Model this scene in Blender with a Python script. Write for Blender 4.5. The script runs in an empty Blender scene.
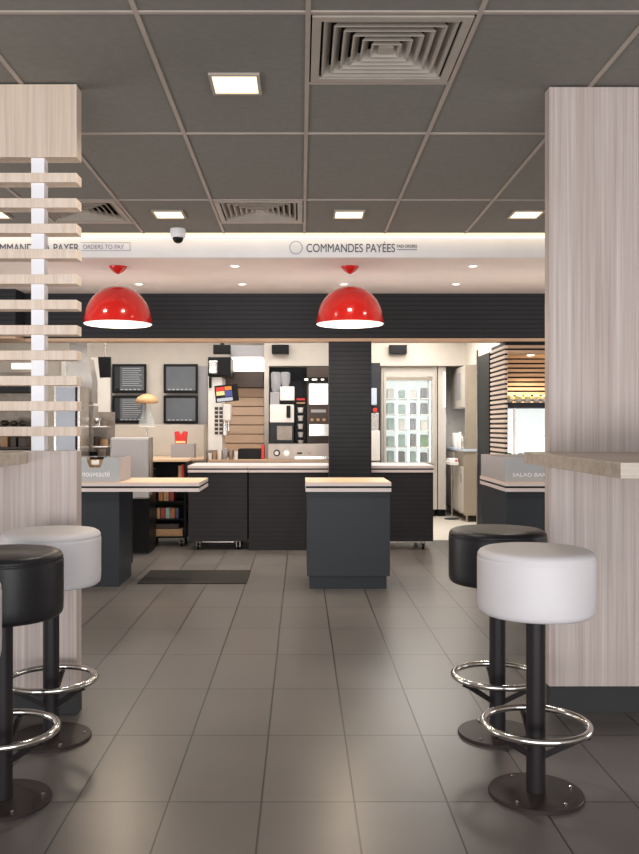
import bpy, bmesh, math, random
from mathutils import Vector, Matrix
random.seed(7)
PI = math.pi
COL = bpy.context.scene.collection
F, CX, CY, H = 861.0, 301.0, 427.0, 1.211          # focal length in px, principal point, eye height
CEIL, SOF = 2.6585, 2.498

def X(px, d): return (px - CX) / F * d
def Zh(py, d): return H - (py - CY) / F * d
def s2l(c):
    return tuple(((v/255.0)/12.92 if v/255.0 <= 0.04045 else ((v/255.0+0.055)/1.055)**2.4) for v in c) + (1.0,)

# ------------------------------------------------------------------ materials
def newmat(name):
    m = bpy.data.materials.new(name); m.use_nodes = True
    nt = m.node_tree; b = nt.nodes['Principled BSDF']
    return m, nt, b
def N(nt, t, **kw):
    n = nt.nodes.new(t)
    for k, v in kw.items():
        if k in n.inputs: n.inputs[k].default_value = v
        else: setattr(n, k, v)
    return n
def coords(nt, scale=(1,1,1), loc=(0,0,0)):
    g = nt.nodes.new('ShaderNodeNewGeometry')
    mp = nt.nodes.new('ShaderNodeMapping'); mp.inputs['Scale'].default_value = scale; mp.inputs['Location'].default_value = loc
    nt.links.new(g.outputs['Position'], mp.inputs['Vector'])
    return mp.outputs['Vector']
def plain(name, c, rough=0.5, metal=0.0, var=0.06, nscale=6.0, bump=0.0, coat=0.0, spec=None):
    m, nt, b = newmat(name)
    v = coords(nt)
    nz = N(nt, 'ShaderNodeTexNoise'); nz.inputs['Scale'].default_value = nscale; nz.inputs['Detail'].default_value = 3
    nt.links.new(v, nz.inputs['Vector'])
    r = nt.nodes.new('ShaderNodeValToRGB')
    base = s2l(c)
    r.color_ramp.elements[0].position = 0.3; r.color_ramp.elements[1].position = 0.7
    r.color_ramp.elements[0].color = tuple(x*(1-var) for x in base[:3]) + (1,)
    r.color_ramp.elements[1].color = tuple(min(1, x*(1+var)) for x in base[:3]) + (1,)
    nt.links.new(nz.outputs['Fac'], r.inputs['Fac']); nt.links.new(r.outputs['Color'], b.inputs['Base Color'])
    b.inputs['Roughness'].default_value = rough; b.inputs['Metallic'].default_value = metal
    if coat: b.inputs['Coat Weight'].default_value = coat
    if spec is not None: b.inputs['Specular IOR Level'].default_value = spec
    if bump:
        n2 = N(nt, 'ShaderNodeTexNoise'); n2.inputs['Scale'].default_value = 160; nt.links.new(v, n2.inputs['Vector'])
        bp = N(nt, 'ShaderNodeBump'); bp.inputs['Strength'].default_value = bump; bp.inputs['Distance'].default_value = 0.002
        nt.links.new(n2.outputs['Fac'], bp.inputs['Height']); nt.links.new(bp.outputs['Normal'], b.inputs['Normal'])
    return m
def wood(name, cols, scale, rough=0.5, seed=0.0):
    """streaky laminate: noise stretched along the grain"""
    m, nt, b = newmat(name)
    v = coords(nt, scale, (seed, seed*1.7, seed*0.6))
    n1 = N(nt, 'ShaderNodeTexNoise'); n1.inputs['Scale'].default_value = 1.0; n1.inputs['Detail'].default_value = 5; n1.inputs['Roughness'].default_value = 0.62
    nt.links.new(v, n1.inputs['Vector'])
    r = nt.nodes.new('ShaderNodeValToRGB'); cr = r.color_ramp
    cr.elements[0].position = 0.30; cr.elements[0].color = s2l(cols[0])
    cr.elements[1].position = 0.72; cr.elements[1].color = s2l(cols[-1])
    for i, c in enumerate(cols[1:-1]):
        e = cr.elements.new(0.30 + 0.42*(i+1)/(len(cols)-1)); e.color = s2l(c)
    nt.links.new(n1.outputs['Fac'], r.inputs['Fac'])
    n2 = N(nt, 'ShaderNodeTexNoise'); n2.inputs['Scale'].default_value = 3.7; n2.inputs['Detail'].default_value = 4
    nt.links.new(v, n2.inputs['Vector'])
    mx = nt.nodes.new('ShaderNodeMix'); mx.data_type = 'RGBA'; mx.blend_type = 'MULTIPLY'; mx.inputs['Factor'].default_value = 0.25
    r2 = nt.nodes.new('ShaderNodeValToRGB'); r2.color_ramp.elements[0].position = .35; r2.color_ramp.elements[1].position = .6
    r2.color_ramp.elements[0].color = (.62, .58, .56, 1); r2.color_ramp.elements[1].color = (1, 1, 1, 1)
    nt.links.new(n2.outputs['Fac'], r2.inputs['Fac'])
    nt.links.new(r.outputs['Color'], mx.inputs['A']); nt.links.new(r2.outputs['Color'], mx.inputs['B'])
    nt.links.new(mx.outputs['Result'], b.inputs['Base Color'])
    b.inputs['Roughness'].default_value = rough
    return m
def emit(name, c, strength):
    m, nt, b = newmat(name)
    b.inputs['Base Color'].default_value = s2l(c); b.inputs['Emission Color'].default_value = s2l(c)
    b.inputs['Emission Strength'].default_value = strength; b.inputs['Roughness'].default_value = 0.6
    return m
def glass(name, tint=(235,245,245), rough=0.03, alpha=0.25):
    m, nt, b = newmat(name)
    b.inputs['Base Color'].default_value = s2l(tint); b.inputs['Roughness'].default_value = rough
    b.inputs['Alpha'].default_value = alpha; b.inputs['Specular IOR Level'].default_value = 0.8
    return m
def ribbed(name, c, pitch, rough=0.45, strength=0.6, dark=.35):
    m = plain(name, c, rough, spec=.2); nt = m.node_tree; b = nt.nodes['Principled BSDF']
    v = coords(nt)
    w = N(nt, 'ShaderNodeTexWave'); w.wave_type = 'BANDS'; w.bands_direction = 'Z'; w.wave_profile = 'SAW'
    w.inputs['Scale'].default_value = 0.314/pitch
    nt.links.new(v, w.inputs['Vector'])
    bp = N(nt, 'ShaderNodeBump'); bp.inputs['Strength'].default_value = strength; bp.inputs['Distance'].default_value = 0.006
    nt.links.new(w.outputs['Fac'], bp.inputs['Height']); nt.links.new(bp.outputs['Normal'], b.inputs['Normal'])
    src = b.inputs['Base Color'].links[0].from_socket
    rp = nt.nodes.new('ShaderNodeValToRGB'); rp.color_ramp.elements[0].position = 0.0; rp.color_ramp.elements[1].position = 0.35
    rp.color_ramp.elements[0].color = (dark, dark, dark, 1); rp.color_ramp.elements[1].color = (1, 1, 1, 1)
    nt.links.new(w.outputs['Fac'], rp.inputs['Fac'])
    mx = nt.nodes.new('ShaderNodeMix'); mx.data_type = 'RGBA'; mx.blend_type = 'MULTIPLY'; mx.inputs['Factor'].default_value = 1
    nt.links.new(src, mx.inputs['A']); nt.links.new(rp.outputs['Color'], mx.inputs['B']); nt.links.new(mx.outputs['Result'], b.inputs['Base Color'])
    return m
def floor_mat():
    m, nt, b = newmat('floor_tiles')
    v = coords(nt, (1,1,1), (0.128 + 0.3*40, -2.781 + 0.6*20, 0))
    br = N(nt, 'ShaderNodeTexBrick'); br.offset = 0.0; br.squash = 1.0
    br.inputs['Scale'].default_value = 1.0; br.inputs['Brick Width'].default_value = 0.3; br.inputs['Row Height'].default_value = 0.6
    br.inputs['Mortar Size'].default_value = 0.0034; br.inputs['Mortar Smooth'].default_value = 0.2; br.inputs['Bias'].default_value = 0
    br.inputs['Color1'].default_value = s2l((102,98,97)); br.inputs['Color2'].default_value = s2l((94,90,88))
    br.inputs['Mortar'].default_value = s2l((26,23,23))
    nt.links.new(v, br.inputs['Vector'])
    nz = N(nt, 'ShaderNodeTexNoise'); nz.inputs['Scale'].default_value = 2.2; nz.inputs['Detail'].default_value = 6; nt.links.new(v, nz.inputs['Vector'])
    rr = nt.nodes.new('ShaderNodeValToRGB'); rr.color_ramp.elements[0].color = (.88,.88,.88,1); rr.color_ramp.elements[1].color = (1.06,1.05,1.03,1)
    rr.color_ramp.elements[0].position = .3; rr.color_ramp.elements[1].position = .7
    nt.links.new(nz.outputs['Fac'], rr.inputs['Fac'])
    mx = nt.nodes.new('ShaderNodeMix'); mx.data_type = 'RGBA'; mx.blend_type = 'MULTIPLY'; mx.inputs['Factor'].default_value = 1
    nt.links.new(br.outputs['Color'], mx.inputs['A']); nt.links.new(rr.outputs['Color'], mx.inputs['B'])
    nt.links.new(mx.outputs['Result'], b.inputs['Base Color'])
    r3 = nt.nodes.new('ShaderNodeMapRange'); r3.inputs['To Min'].default_value = .285; r3.inputs['To Max'].default_value = .315
    nt.links.new(nz.outputs['Fac'], r3.inputs['Value']); nt.links.new(r3.outputs['Result'], b.inputs['Roughness'])
    inv = nt.nodes.new('ShaderNodeMath'); inv.operation = 'SUBTRACT'; inv.inputs[0].default_value = 1; nt.links.new(br.outputs['Fac'], inv.inputs[1])
    bp = N(nt, 'ShaderNodeBump'); bp.inputs['Strength'].default_value = .5; bp.inputs['Distance'].default_value = .003
    nt.links.new(inv.outputs[0], bp.inputs['Height']); nt.links.new(bp.outputs['Normal'], b.inputs['Normal'])
    return m
M = {
 'floor': floor_mat(),
 'palefloor': plain('pale_service_floor', (214,206,194), .4, var=.03),
 'ceil': plain('ceiling_tile', (124,121,116), 0.9, var=.05, nscale=30),
 'grid': plain('ceiling_grid', (172,160,152), 0.6),
 'vent': plain('vent_metal', (168,159,150), 0.5),
 'ventdark': plain('vent_dark', (20,19,18), 0.9),
 'white': plain('white_paint', (244,244,250), 0.5, var=.02),
 'soffit': plain('soffit_paint', (240,228,222), 0.7, var=.02),
 'cream': plain('cream_wall', (200,192,182), 0.65, var=.03),
 'creamlam': plain('cream_laminate', (196,189,180), 0.4, var=.03),
 'beige': plain('beige_laminate', (154,142,126), 0.45, var=.04),
 'woodV': wood('light_wood_vertical', [(166,149,144),(183,168,162),(194,181,176),(208,197,192)], (55,55,0.7), .45),
 'woodVL': wood('light_wood_divider', [(200,178,160),(214,194,176),(220,202,186),(230,216,202)], (38,38,0.8), .45, 3.3),
 'woodS': wood('light_wood_slats', [(218,196,178),(226,206,190),(232,214,198),(238,222,208)], (60,60,3), .5, 5.1),
 'woodT': wood('brown_wood_table', [(158,145,132),(172,159,146),(182,170,158),(192,180,168)], (1.2,20,30), .42, 1.1),
 'trimwood': wood('trim_wood', [(196,160,128),(214,180,150),(226,196,168)], (1.5,30,30), .5, 2.1),
 'top': plain('counter_laminate', (222,190,158), 0.3, var=.04),
 'edge': plain('counter_edge', (212,200,200), 0.4, var=.02),
 'blackline': plain('black_inlay', (20,20,23), 0.5, spec=.22),
 'navy': plain('slate_laminate', (52,56,62), 0.45, spec=.22, var=.03),
 'plinth': plain('plinth_grey', (54,54,56), 0.6, spec=.2, var=.04),
 'rib': ribbed('ribbed_black', (44,45,49), 0.044, .42, .55),
 'ribcart': ribbed('ribbed_black_cart', (44,43,46), 0.044, .45, .30, .6),
 'stoolwhite': plain('white_leather', (208,204,207), 0.5, var=.015, bump=.15),
 'stoolblack': plain('black_leather', (30,29,32), 0.4, spec=.35, var=.05, bump=.2),
 'pole': plain('dark_powder_coat', (36,32,34), 0.42, spec=.22, var=.05),
 'base': plain('dark_bronze_plate', (52,45,44), 0.42, spec=.22, metal=.1, var=.08),
 'chrome': plain('polished_steel', (215,212,210), 0.16, metal=1, var=.02),
 'steel': plain('brushed_steel', (214,208,202), 0.26, metal=.85, var=.08, nscale=12),
 'steeldk': plain('dull_steel', (140,130,120), 0.4, metal=.7, var=.15, nscale=14),
 'red': plain('red_enamel', (206,32,26), 0.18, var=.03, coat=.6),
 'redplas': plain('red_plastic', (222,46,40), 0.4),
 'shadein': emit('lamp_lining', (255,246,236), 1.0),  # lining glows by itself, standing in for bulb light on it
 'bulb': emit('lamp_bulb', (255,240,215), 12.0),
 'panel': emit('light_diffuser', (255,240,196), 1.5),
 'led': emit('led_strip', (255,232,188), 1.05),
 'spot': emit('spot_lens', (255,246,232), 5.0),
 'tube': emit('light_bar', (255,246,230), 1.6),
 'mat': plain('dark_mat', (50,48,46), 0.95, spec=.1, var=.18, nscale=60, bump=.6),
 'grey': plain('grey_panel', (168,172,178), 0.45, var=.02),
 'greyd': plain('grey_housing', (160,158,162), 0.5, var=.02),
 'txtw': plain('white_lettering', (240,242,246), .5, var=.01),
 'txtd': plain('dark_lettering', (70,68,84), 0.6),
 'black': plain('black_plastic', (14,14,15), 0.4, spec=.22),
 'screen': plain('screen_grey', (92,96,102), 0.25, var=.05),
 'screen2': plain('screen_text_grey', (165,168,172), 0.4),
 'dark': plain('dark_grey_unit', (50,52,56), 0.5, spec=.22),
 'darkbrown': plain('dark_brown_unit', (66,54,48), 0.5, var=.12),
 'glass': glass('clear_glass'),
 'glassd': glass('fridge_glass', alpha=.14),
 'hopper': glass('smoky_clear_plastic', (190,190,195), .1, .5),
 'bright': emit('lit_white_interior', (244,249,250), .95),  # self-glowing white: light put into case, dispenser panel and glazing bars
 'fridgein': emit('fridge_interior', (226,236,234), .8),  # back panel glows, standing in for light inside the fridge
 'panelwood': plain('tan_panel', (206,178,152), .5, var=.03),
 'panelgap': plain('tan_panel_gap', (160,128,104), .6),
 'slatwood': wood('niche_slats', [(176,140,112),(198,164,136),(208,176,148)], (2,40,40), .5, 4.0),
 'maroon': plain('dull_red_pack', (140,60,52), .5, var=.2), 'dullblue': plain('dull_blue_pack', (70,78,104), .5, var=.2), 'dullorange': plain('dull_orange_pack', (170,110,70), .5, var=.2), 'panelsteel': plain('satin_panel', (170,160,152), .35, metal=.4, var=.1),
 'milk': plain('white_plastic', (236,232,226), 0.35, var=.02),
 'green': plain('green_goods', (96,150,70), 0.5, var=.2, nscale=40),
 'teal': plain('pale_green_goods', (150,180,172), 0.5, var=.1, nscale=40),
 'purple': plain('grey_violet_goods', (96,92,106), 0.5, var=.2, nscale=40),
 'cardb': plain('brown_card', (176,140,104), 0.7, var=.1),
 'yellow': plain('yellow_food', (255,228,160), 0.5, var=.15, nscale=50),
 'orange': plain('orange_plastic', (236,140,52), 0.45),
 'blue': plain('blue_plastic', (70,80,160), 0.45),
 'lightblue': plain('pale_blue_door', (188,198,214), 0.3, var=.03),
 'lampwood': plain('tan_lamp_top', (206,164,118), 0.5),
 'violet': plain('grey_paper', (150,146,170), 0.6),
}

# ------------------------------------------------------------------ mesh helpers
def bx(bm, x0, x1, y0, y1, z0, z1):
    vs = [bm.verts.new((x, y, z)) for z in (z0, z1) for x, y in ((x0,y0),(x1,y0),(x1,y1),(x0,y1))]
    for f in ((0,3,2,1),(4,5,6,7),(0,1,5,4),(1,2,6,5),(2,3,7,6),(3,0,4,7)): bm.faces.new([vs[i] for i in f])
def lathe(bm, prof, n=40, c=(0,0,0), cap0=True, cap1=True):
    rings = []
    for r, z in prof:
        if r < 1e-5: rings.append([bm.verts.new((c[0], c[1], c[2]+z))])
        else: rings.append([bm.verts.new((c[0]+r*math.cos(2*PI*i/n), c[1]+r*math.sin(2*PI*i/n), c[2]+z)) for i in range(n)])
    for a, b in zip(rings, rings[1:]):
        for i in range(n):
            j = (i+1) % n
            if len(a) == 1 and len(b) == 1: continue
            if len(a) == 1: bm.faces.new((a[0], b[j], b[i]))
            elif len(b) == 1: bm.faces.new((a[i], a[j], b[0]))
            else: bm.faces.new((a[i], a[j], b[j], b[i]))
    if cap0 and len(rings[0]) > 1: bm.faces.new(list(reversed(rings[0])))
    if cap1 and len(rings[-1]) > 1: bm.faces.new(rings[-1])
def cyl(bm, c, r, z0, z1, n=24): lathe(bm, [(r, z0), (r, z1)], n, (c[0], c[1], 0))
def tube(bm, p0, p1, r, n=12):
    p0, p1 = Vector(p0), Vector(p1); d = (p1-p0).normalized()
    u = d.orthogonal().normalized(); w = d.cross(u)
    A = [bm.verts.new(p0 + (u*math.cos(2*PI*i/n) + w*math.sin(2*PI*i/n))*r) for i in range(n)]
    B = [bm.verts.new(p1 + (u*math.cos(2*PI*i/n) + w*math.sin(2*PI*i/n))*r) for i in range(n)]
    for i in range(n): bm.faces.new((A[i], A[(i+1)%n], B[(i+1)%n], B[i]))
    bm.faces.new(list(reversed(A))); bm.faces.new(B)
def torus(bm, R, r, z, n=64, k=12):
    g = [[bm.verts.new(((R+r*math.cos(2*PI*j/k))*math.cos(2*PI*i/n), (R+r*math.cos(2*PI*j/k))*math.sin(2*PI*i/n), z+r*math.sin(2*PI*j/k))) for j in range(k)] for i in range(n)]
    for i in range(n):
        for j in range(k): bm.faces.new((g[i][j], g[(i+1)%n][j], g[(i+1)%n][(j+1)%k], g[i][(j+1)%k]))
def prism(bm, pts, y0, y1):
    """polygon in x,z extruded along y"""
    a = [bm.verts.new((x, y0, z)) for x, z in pts]; b = [bm.verts.new((x, y1, z)) for x, z in pts]
    n = len(pts)
    bm.faces.new(a); bm.faces.new(list(reversed(b)))
    for i in range(n): bm.faces.new((a[i], b[i], b[(i+1)%n], a[(i+1)%n]))
def blob(bm, c, rx, ry, rz, seed=0, amp=.1):
    r = bmesh.ops.create_icosphere(bm, subdivisions=2, radius=1)
    rnd = random.Random(seed)
    for v in r['verts']:
        k = 1 + rnd.uniform(-amp, amp); v.co = Vector((c[0]+v.co.x*rx*k, c[1]+v.co.y*ry*k, c[2]+v.co.z*rz*k))
def obj(name, bm, mat, parent=None, bevel=0.0, smooth=False, seg=2):
    bmesh.ops.recalc_face_normals(bm, faces=bm.faces)
    me = bpy.data.meshes.new(name); bm.to_mesh(me); bm.free()
    me.materials.append(M[mat])
    o = bpy.data.objects.new(name, me); COL.objects.link(o)
    if smooth:
        for p in me.polygons: p.use_smooth = True
        if smooth != 'all': me.set_sharp_from_angle(angle=math.radians(smooth if smooth is not True else 40))
    if parent is not None: o.parent = parent
    if bevel:
        md = o.modifiers.new('bevel', 'BEVEL'); md.width = bevel; md.segments = seg; md.limit_method = 'ANGLE'
    return o
def tag(o, label=None, cat=None, group=None, kind=None):
    for k, v in (('label', label), ('category', cat), ('group', group), ('kind', kind)):
        if v: o[k] = v
    return o
def thing(name, label, cat, loc=(0,0,0), group=None):
    o = bpy.data.objects.new(name, None); COL.objects.link(o); o.location = loc; o.empty_display_size = .1
    return tag(o, label, cat, group)
def boxes(name, mat, parent, lst, bevel=0.0):
    """boxes in world space; verts are made relative to the parent's location"""
    bm = bmesh.new(); l = parent.location if parent is not None else Vector((0,0,0))
    for b in lst: bx(bm, b[0]-l.x, b[1]-l.x, b[2]-l.y, b[3]-l.y, b[4]-l.z, b[5]-l.z)
    return obj(name, bm, mat, parent, bevel)
def sub(o, parent_part):
    """make an object built relative to the thing a child of one of its parts"""
    o.parent = parent_part; return o
def dup(root, loc, label=None, group=None):
    r = root.copy(); COL.objects.link(r); r.location = loc
    if label: r['label'] = label
    if group: r['group'] = group
    for ch in list(root.children):
        c = ch.copy(); COL.objects.link(c); c.parent = r
        for g in ch.children:
            d = g.copy(); COL.objects.link(d); d.parent = c
    return r
def struct(name, mat, lst, bevel=0.0):
    o = boxes(name, mat, None, lst, bevel); o['kind'] = 'structure'; return o
def pbox(px0, py0, px1, py1, d, depth):
    """box whose front face at depth d spans these image rows/columns"""
    return (X(px0, d), X(px1, d), d, d+depth, Zh(py1, d), Zh(py0, d))
def text(name, body, mat, parent, x0, x1, y, z0, z1, bold=0.0):
    cu = bpy.data.curves.new(name, 'FONT'); cu.body = body; cu.extrude = .0008; cu.size = 1; cu.offset = bold
    cu.materials.append(M[mat])
    o = bpy.data.objects.new(name, cu); COL.objects.link(o)
    bpy.context.view_layer.update()
    bb = [Vector(c) for c in o.bound_box]
    mnx, mxx = min(c.x for c in bb), max(c.x for c in bb); mny, mxy = min(c.y for c in bb), max(c.y for c in bb)
    sx = (x1-x0)/(mxx-mnx); sy = (z1-z0)/(mxy-mny)
    l = parent.location if parent is not None else Vector((0,0,0))
    me = bpy.data.meshes.new_from_object(o)
    bpy.data.objects.remove(o)
    for v in me.vertices:
        a, b, c = v.co
        v.co = (x0 + (a-mnx)*sx - l.x, y - c - l.y, z0 + (b-mny)*sy - l.z)
    m = bpy.data.objects.new(name, me); COL.objects.link(m); m.parent = parent
    return m

# ------------------------------------------------------------------ room shell
struct('floor', 'floor', [(-4.6, 4.6, -3.5, 13.0, -0.1, 0.0)])
struct('floor', 'palefloor', [(X(430,9.2), 2.36, 9.2, 12.4, -.05, .003)])
struct('wall_left', 'cream', [(-4.7, -4.6, -3.5, 13.0, 0, 2.9)])
struct('wall_right', 'cream', [(4.6, 4.7, -3.5, 13.0, 0, 2.9)])
struct('wall_back', 'cream', [(-4.6, 0.86, 10.6, 10.75, 0, SOF), (0.86, 4.6, 12.4, 12.55, 0, SOF)])
struct('wall_kitchen', 'cream', [(0.76, 0.86, 10.75, 12.4, 0, SOF)])
struct('wall_service', 'creamlam', [(2.36, 2.46, 9.52, 12.4, 0, SOF)])

# dark tiled ceiling, vent cells left open
xs = [0.025 + 0.6*k for k in range(-8, 9)]
ys = [3.0 + 0.62*k for k in range(-11, 6)]           # half cells along the depth
vents = {(0.025, 3.0), (-0.575, 5.48), (-1.775, 5.48)}
bm = bmesh.new()
for i in range(len(xs)-1):
    for j in range(len(ys)-1):
        if any(abs(xs[i]-a) < .01 and abs(ys[j]-b) < .01 for a, b in vents): continue
        y1 = min(ys[j+1], 6.42)
        v = [bm.verts.new(p) for p in ((xs[i],ys[j],CEIL),(xs[i],y1,CEIL),(xs[i+1],y1,CEIL),(xs[i+1],ys[j],CEIL))]
        bm.faces.new(v)
y1 = 6.42
for i in range(len(xs)-1):
    if ys[-1] < y1:
        v = [bm.verts.new(p) for p in ((xs[i],ys[-1],CEIL),(xs[i],y1,CEIL),(xs[i+1],y1,CEIL),(xs[i+1],ys[-1],CEIL))]; bm.faces.new(v)
bmesh.ops.remove_doubles(bm, verts=bm.verts, dist=1e-4)
o = obj('ceiling', bm, 'ceil'); o['kind'] = 'structure'
bars = [(x-.009, x+.009, -3.5, 6.42, CEIL-.006, CEIL+.01) for x in xs]
k = 0
for j, y in enumerate(ys):
    if j % 2 == 1: bars.append((xs[0], xs[-1], y-.009, y+.009, CEIL-.0055, CEIL+.01))
for a, b in vents: bars.append((a, a+.6, b+.62-.009, b+.62+.009, CEIL-.005, CEIL+.01))
struct('trim_1', 'grid', bars)
struct('ceiling', 'ventdark', [(-4.8, 4.8, -3.5, 6.5, CEIL+.13, CEIL+.15)])
struct('ceiling', 'soffit', [(-4.6, 4.6, 6.56, 8.30, SOF, SOF+.1)])
struct('ceiling', 'cream', [(-4.6, 4.6, 8.46, 12.6, SOF, SOF+.1)])
# white fascia with warm light cove above it
struct('trim_2', 'white', [(-4.6, 4.6, 6.52, 6.56, SOF-.003, 2.635)])
struct('trim_3', 'led', [(-4.6, 4.6, 6.425, 6.57, CEIL-.001, CEIL+.03)])
# black ribbed bulkhead, wood trim under it, ribbed column
struct('trim_4', 'rib', [(-2.66, 4.6, 8.30, 8.46, 2.066, SOF), (-4.6, -2.66, 8.02, 8.46, 2.066, SOF)])
struct('trim_5', 'trimwood', [(-2.66, 4.6, 8.295, 8.46, 2.036, 2.066), (-4.6, -2.66, 8.015, 8.46, 2.036, 2.066)])
struct('trim_6', 'rib', [(X(329,8.3), X(371.5,8.3), 8.305, 8.46, 0.0, 2.036)])

# ------------------------------------------------------------------ ceiling vents
def vent(x, y, label):
    t = thing('ceiling_vent', label, 'air vent', (x+.3, y+.31, CEIL), 'square louvred air diffusers in the ceiling')
    bm = bmesh.new()
    o_, i_ = .285, .252
    for a in ((-o_, o_, -o_, -i_), (-o_, o_, i_, o_), (-o_, -i_, -i_, i_), (i_, o_, -i_, i_)): bx(bm, *a, -.008, .006)
    obj('frame', bm, 'vent', t)
    bm = bmesh.new(); bx(bm, -.3, .3, -.31, .31, .10, .11)
    for a in ((-.3,-.29,-.31,.31),(.29,.3,-.31,.31),(-.3,.3,-.31,-.30),(-.3,.3,.30,.31)): bx(bm, *a, .0, .10)
    obj('backing', bm, 'ventdark', t)
    for k in range(6):
        r = .238 - .037*k
        bm = bmesh.new()
        r2 = r - .026
        def sq(q, z): return [bm.verts.new((a*q, b*q, z)) for a, b in ((-1,-1),(1,-1),(1,1),(-1,1))]
        A, B, Cc, D = sq(r, -.004), sq(r2, .034), sq(r2+.004, .036), sq(r+.005, -.002)
        for P, Q in ((A, B), (B, Cc), (Cc, D), (D, A)):
            for i in range(4): bm.faces.new((P[i], P[(i+1)%4], Q[(i+1)%4], Q[i]))
        obj('louvre_ring', bm, 'vent', t)
    bm = bmesh.new(); bx(bm, -.028, .028, -.028, .028, .0, .008); obj('centre_plate', bm, 'vent', t)
vent(0.025, 3.0, 'large square louvred ceiling vent nearest the viewer, in the dark ceiling')
vent(-.575, 5.48, 'square ceiling vent beside the dome camera, close to the white sign band')
vent(-1.775, 5.48, 'square ceiling vent partly behind the wooden slat divider')

# square recessed lights
def square_light(x, y, label):
    t = thing('ceiling_light', label, 'ceiling light', (x, y, CEIL), 'square recessed lights in the dark ceiling')
    bm = bmesh.new(); o_, i_ = .105, .092
    for a in ((-o_, o_, -o_, -i_), (-o_, o_, i_, o_), (-o_, -i_, -i_, i_), (i_, o_, -i_, i_)): bx(bm, *a, -.012, -.0005)
    obj('frame', bm, 'grid', t)
    bm = bmesh.new(); bx(bm, -i_, i_, -i_, i_, -.008, -.0005); obj('diffuser', bm, 'panel', t)
    la = bpy.data.lights.new('ceiling_lamp', 'AREA'); la.shape = 'SQUARE'; la.size = .18; la.energy = 11; la.color = (1, .9, .76); la.spread = math.radians(150)
    lo = bpy.data.objects.new('ceiling_lamp', la); COL.objects.link(lo); lo.location = (x, y, CEIL-.02)
square_light(-.275, 3.62, 'square warm ceiling light nearest the viewer, left of the large vent')
square_light(-.895, 5.84, 'small square ceiling light just left of the dome camera')
square_light(.325, 5.84, 'small square ceiling light above the sign reading COMMANDES PAYÉES')
square_light(1.525, 5.84, 'square ceiling light close to the right wooden panel')
square_light(-2.095, 5.84, 'square ceiling light seen between the divider slats at far left')

# soffit downlights
for (px, d, lab) in ((235, 6.88, 'front round downlight in the beige soffit below the dome camera'),
                     (473, 6.88, 'front round downlight in the beige soffit near the right wooden panel'),
                     (139, 7.75, 'round soffit downlight above the left red lamp'),
                     (242, 7.75, 'rear round soffit downlight between the two red lamps'),
                     (344, 7.75, 'round soffit downlight seen just above the right red lamp'),
                     (456, 7.75, 'rear round soffit downlight right of the right red lamp')):
    t = thing('downlight', lab, 'downlight', (X(px, d), d, SOF), 'small round soffit downlights')
    bm = bmesh.new(); lathe(bm, [(.030, -.002), (.036, -.006), (.046, -.006), (.05, -.0005)], 24, cap0=False, cap1=False); obj('bezel', bm, 'white', t, smooth=True)
    bm = bmesh.new(); lathe(bm, [(0, -.003), (.030, -.0028), (.030, -.001)], 20); obj('lens', bm, 'spot', t)
    la = bpy.data.lights.new('downlight_lamp', 'SPOT'); la.energy = 58; la.spot_size = math.radians(95); la.spot_blend = .8; la.color = (1,.88,.74); la.shadow_soft_size = .04
    lo = bpy.data.objects.new('downlight_lamp', la); COL.objects.link(lo); lo.location = (X(px, d), d, SOF-.012)

# dome camera
t = thing('dome_camera', 'small white dome security camera hanging under the dark ceiling', 'camera', (X(178,6.3), 6.3, CEIL))
bm = bmesh.new(); lathe(bm, [(.056, 0), (.058, -.02), (.056, -.05), (.046, -.062), (.04, -.064)], 28); obj('housing', bm, 'white', t, smooth=True)
bm = bmesh.new(); lathe(bm, [(.040, -.0645), (.037, -.08), (.027, -.095), (.012, -.102), (0, -.103)], 24); obj('dome', bm, 'black', t, smooth=True)

# ------------------------------------------------------------------ signs on the fascia
ys_ = 6.519
t = thing('order_sign', 'grey lettering COMMANDES PAYÉES with white disc on the white band', 'sign', (X(345,ys_), ys_, Zh(248,ys_)))
text('lettering', 'COMMANDES PAYÉES', 'txtd', t, X(306.5,ys_), X(395,ys_), ys_-.001, Zh(252.2,ys_), Zh(241.6,ys_))
bm = bmesh.new(); r = bmesh.ops.create_circle(bm, cap_ends=True, radius=.043, segments=32)
bmesh.ops.rotate(bm, verts=bm.verts, matrix=Matrix.Rotation(PI/2, 3, 'X'))
bmesh.ops.translate(bm, verts=bm.verts, vec=(X(296,ys_)-t.location.x, -.004, Zh(247.7,ys_)-t.location.z)); obj('disc', bm, 'txtw', t)
bm = bmesh.new(); n = 40
for a in range(n):
    p = [(math.cos(q)*rr, math.sin(q)*rr) for q, rr in ((2*PI*a/n,.045),(2*PI*(a+1)/n,.045),(2*PI*(a+1)/n,.050),(2*PI*a/n,.050))]
    bm.faces.new([bm.verts.new((X(296,ys_)-t.location.x+u, -.0035, Zh(247.7,ys_)-t.location.z+w)) for u, w in p])
obj('disc_outline', bm, 'violet', t)
text('note_lettering', 'PAID ORDERS', 'txtd', t, X(397,ys_), X(417,ys_), ys_-.001, Zh(247.8,ys_), Zh(244.6,ys_))
boxes('underline', 'txtd', t, [(X(397,ys_), X(417,ys_), ys_-.002, ys_, Zh(249.9,ys_), Zh(249.4,ys_))])
t = thing('order_sign', 'lettering COMMANDES À PAYER seen through the divider slats', 'sign', (X(40,ys_), ys_, Zh(248,ys_)))
text('lettering', 'COMMANDES À PAYER', 'txtd', t, X(-14,ys_), X(79,ys_), ys_-.001, Zh(252.2,ys_), Zh(241.6,ys_))
text('note_lettering', 'ORDERS TO PAY', 'violet', t, X(83,ys_), X(124,ys_), ys_-.001, Zh(249,ys_), Zh(244.6,ys_))
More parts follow.
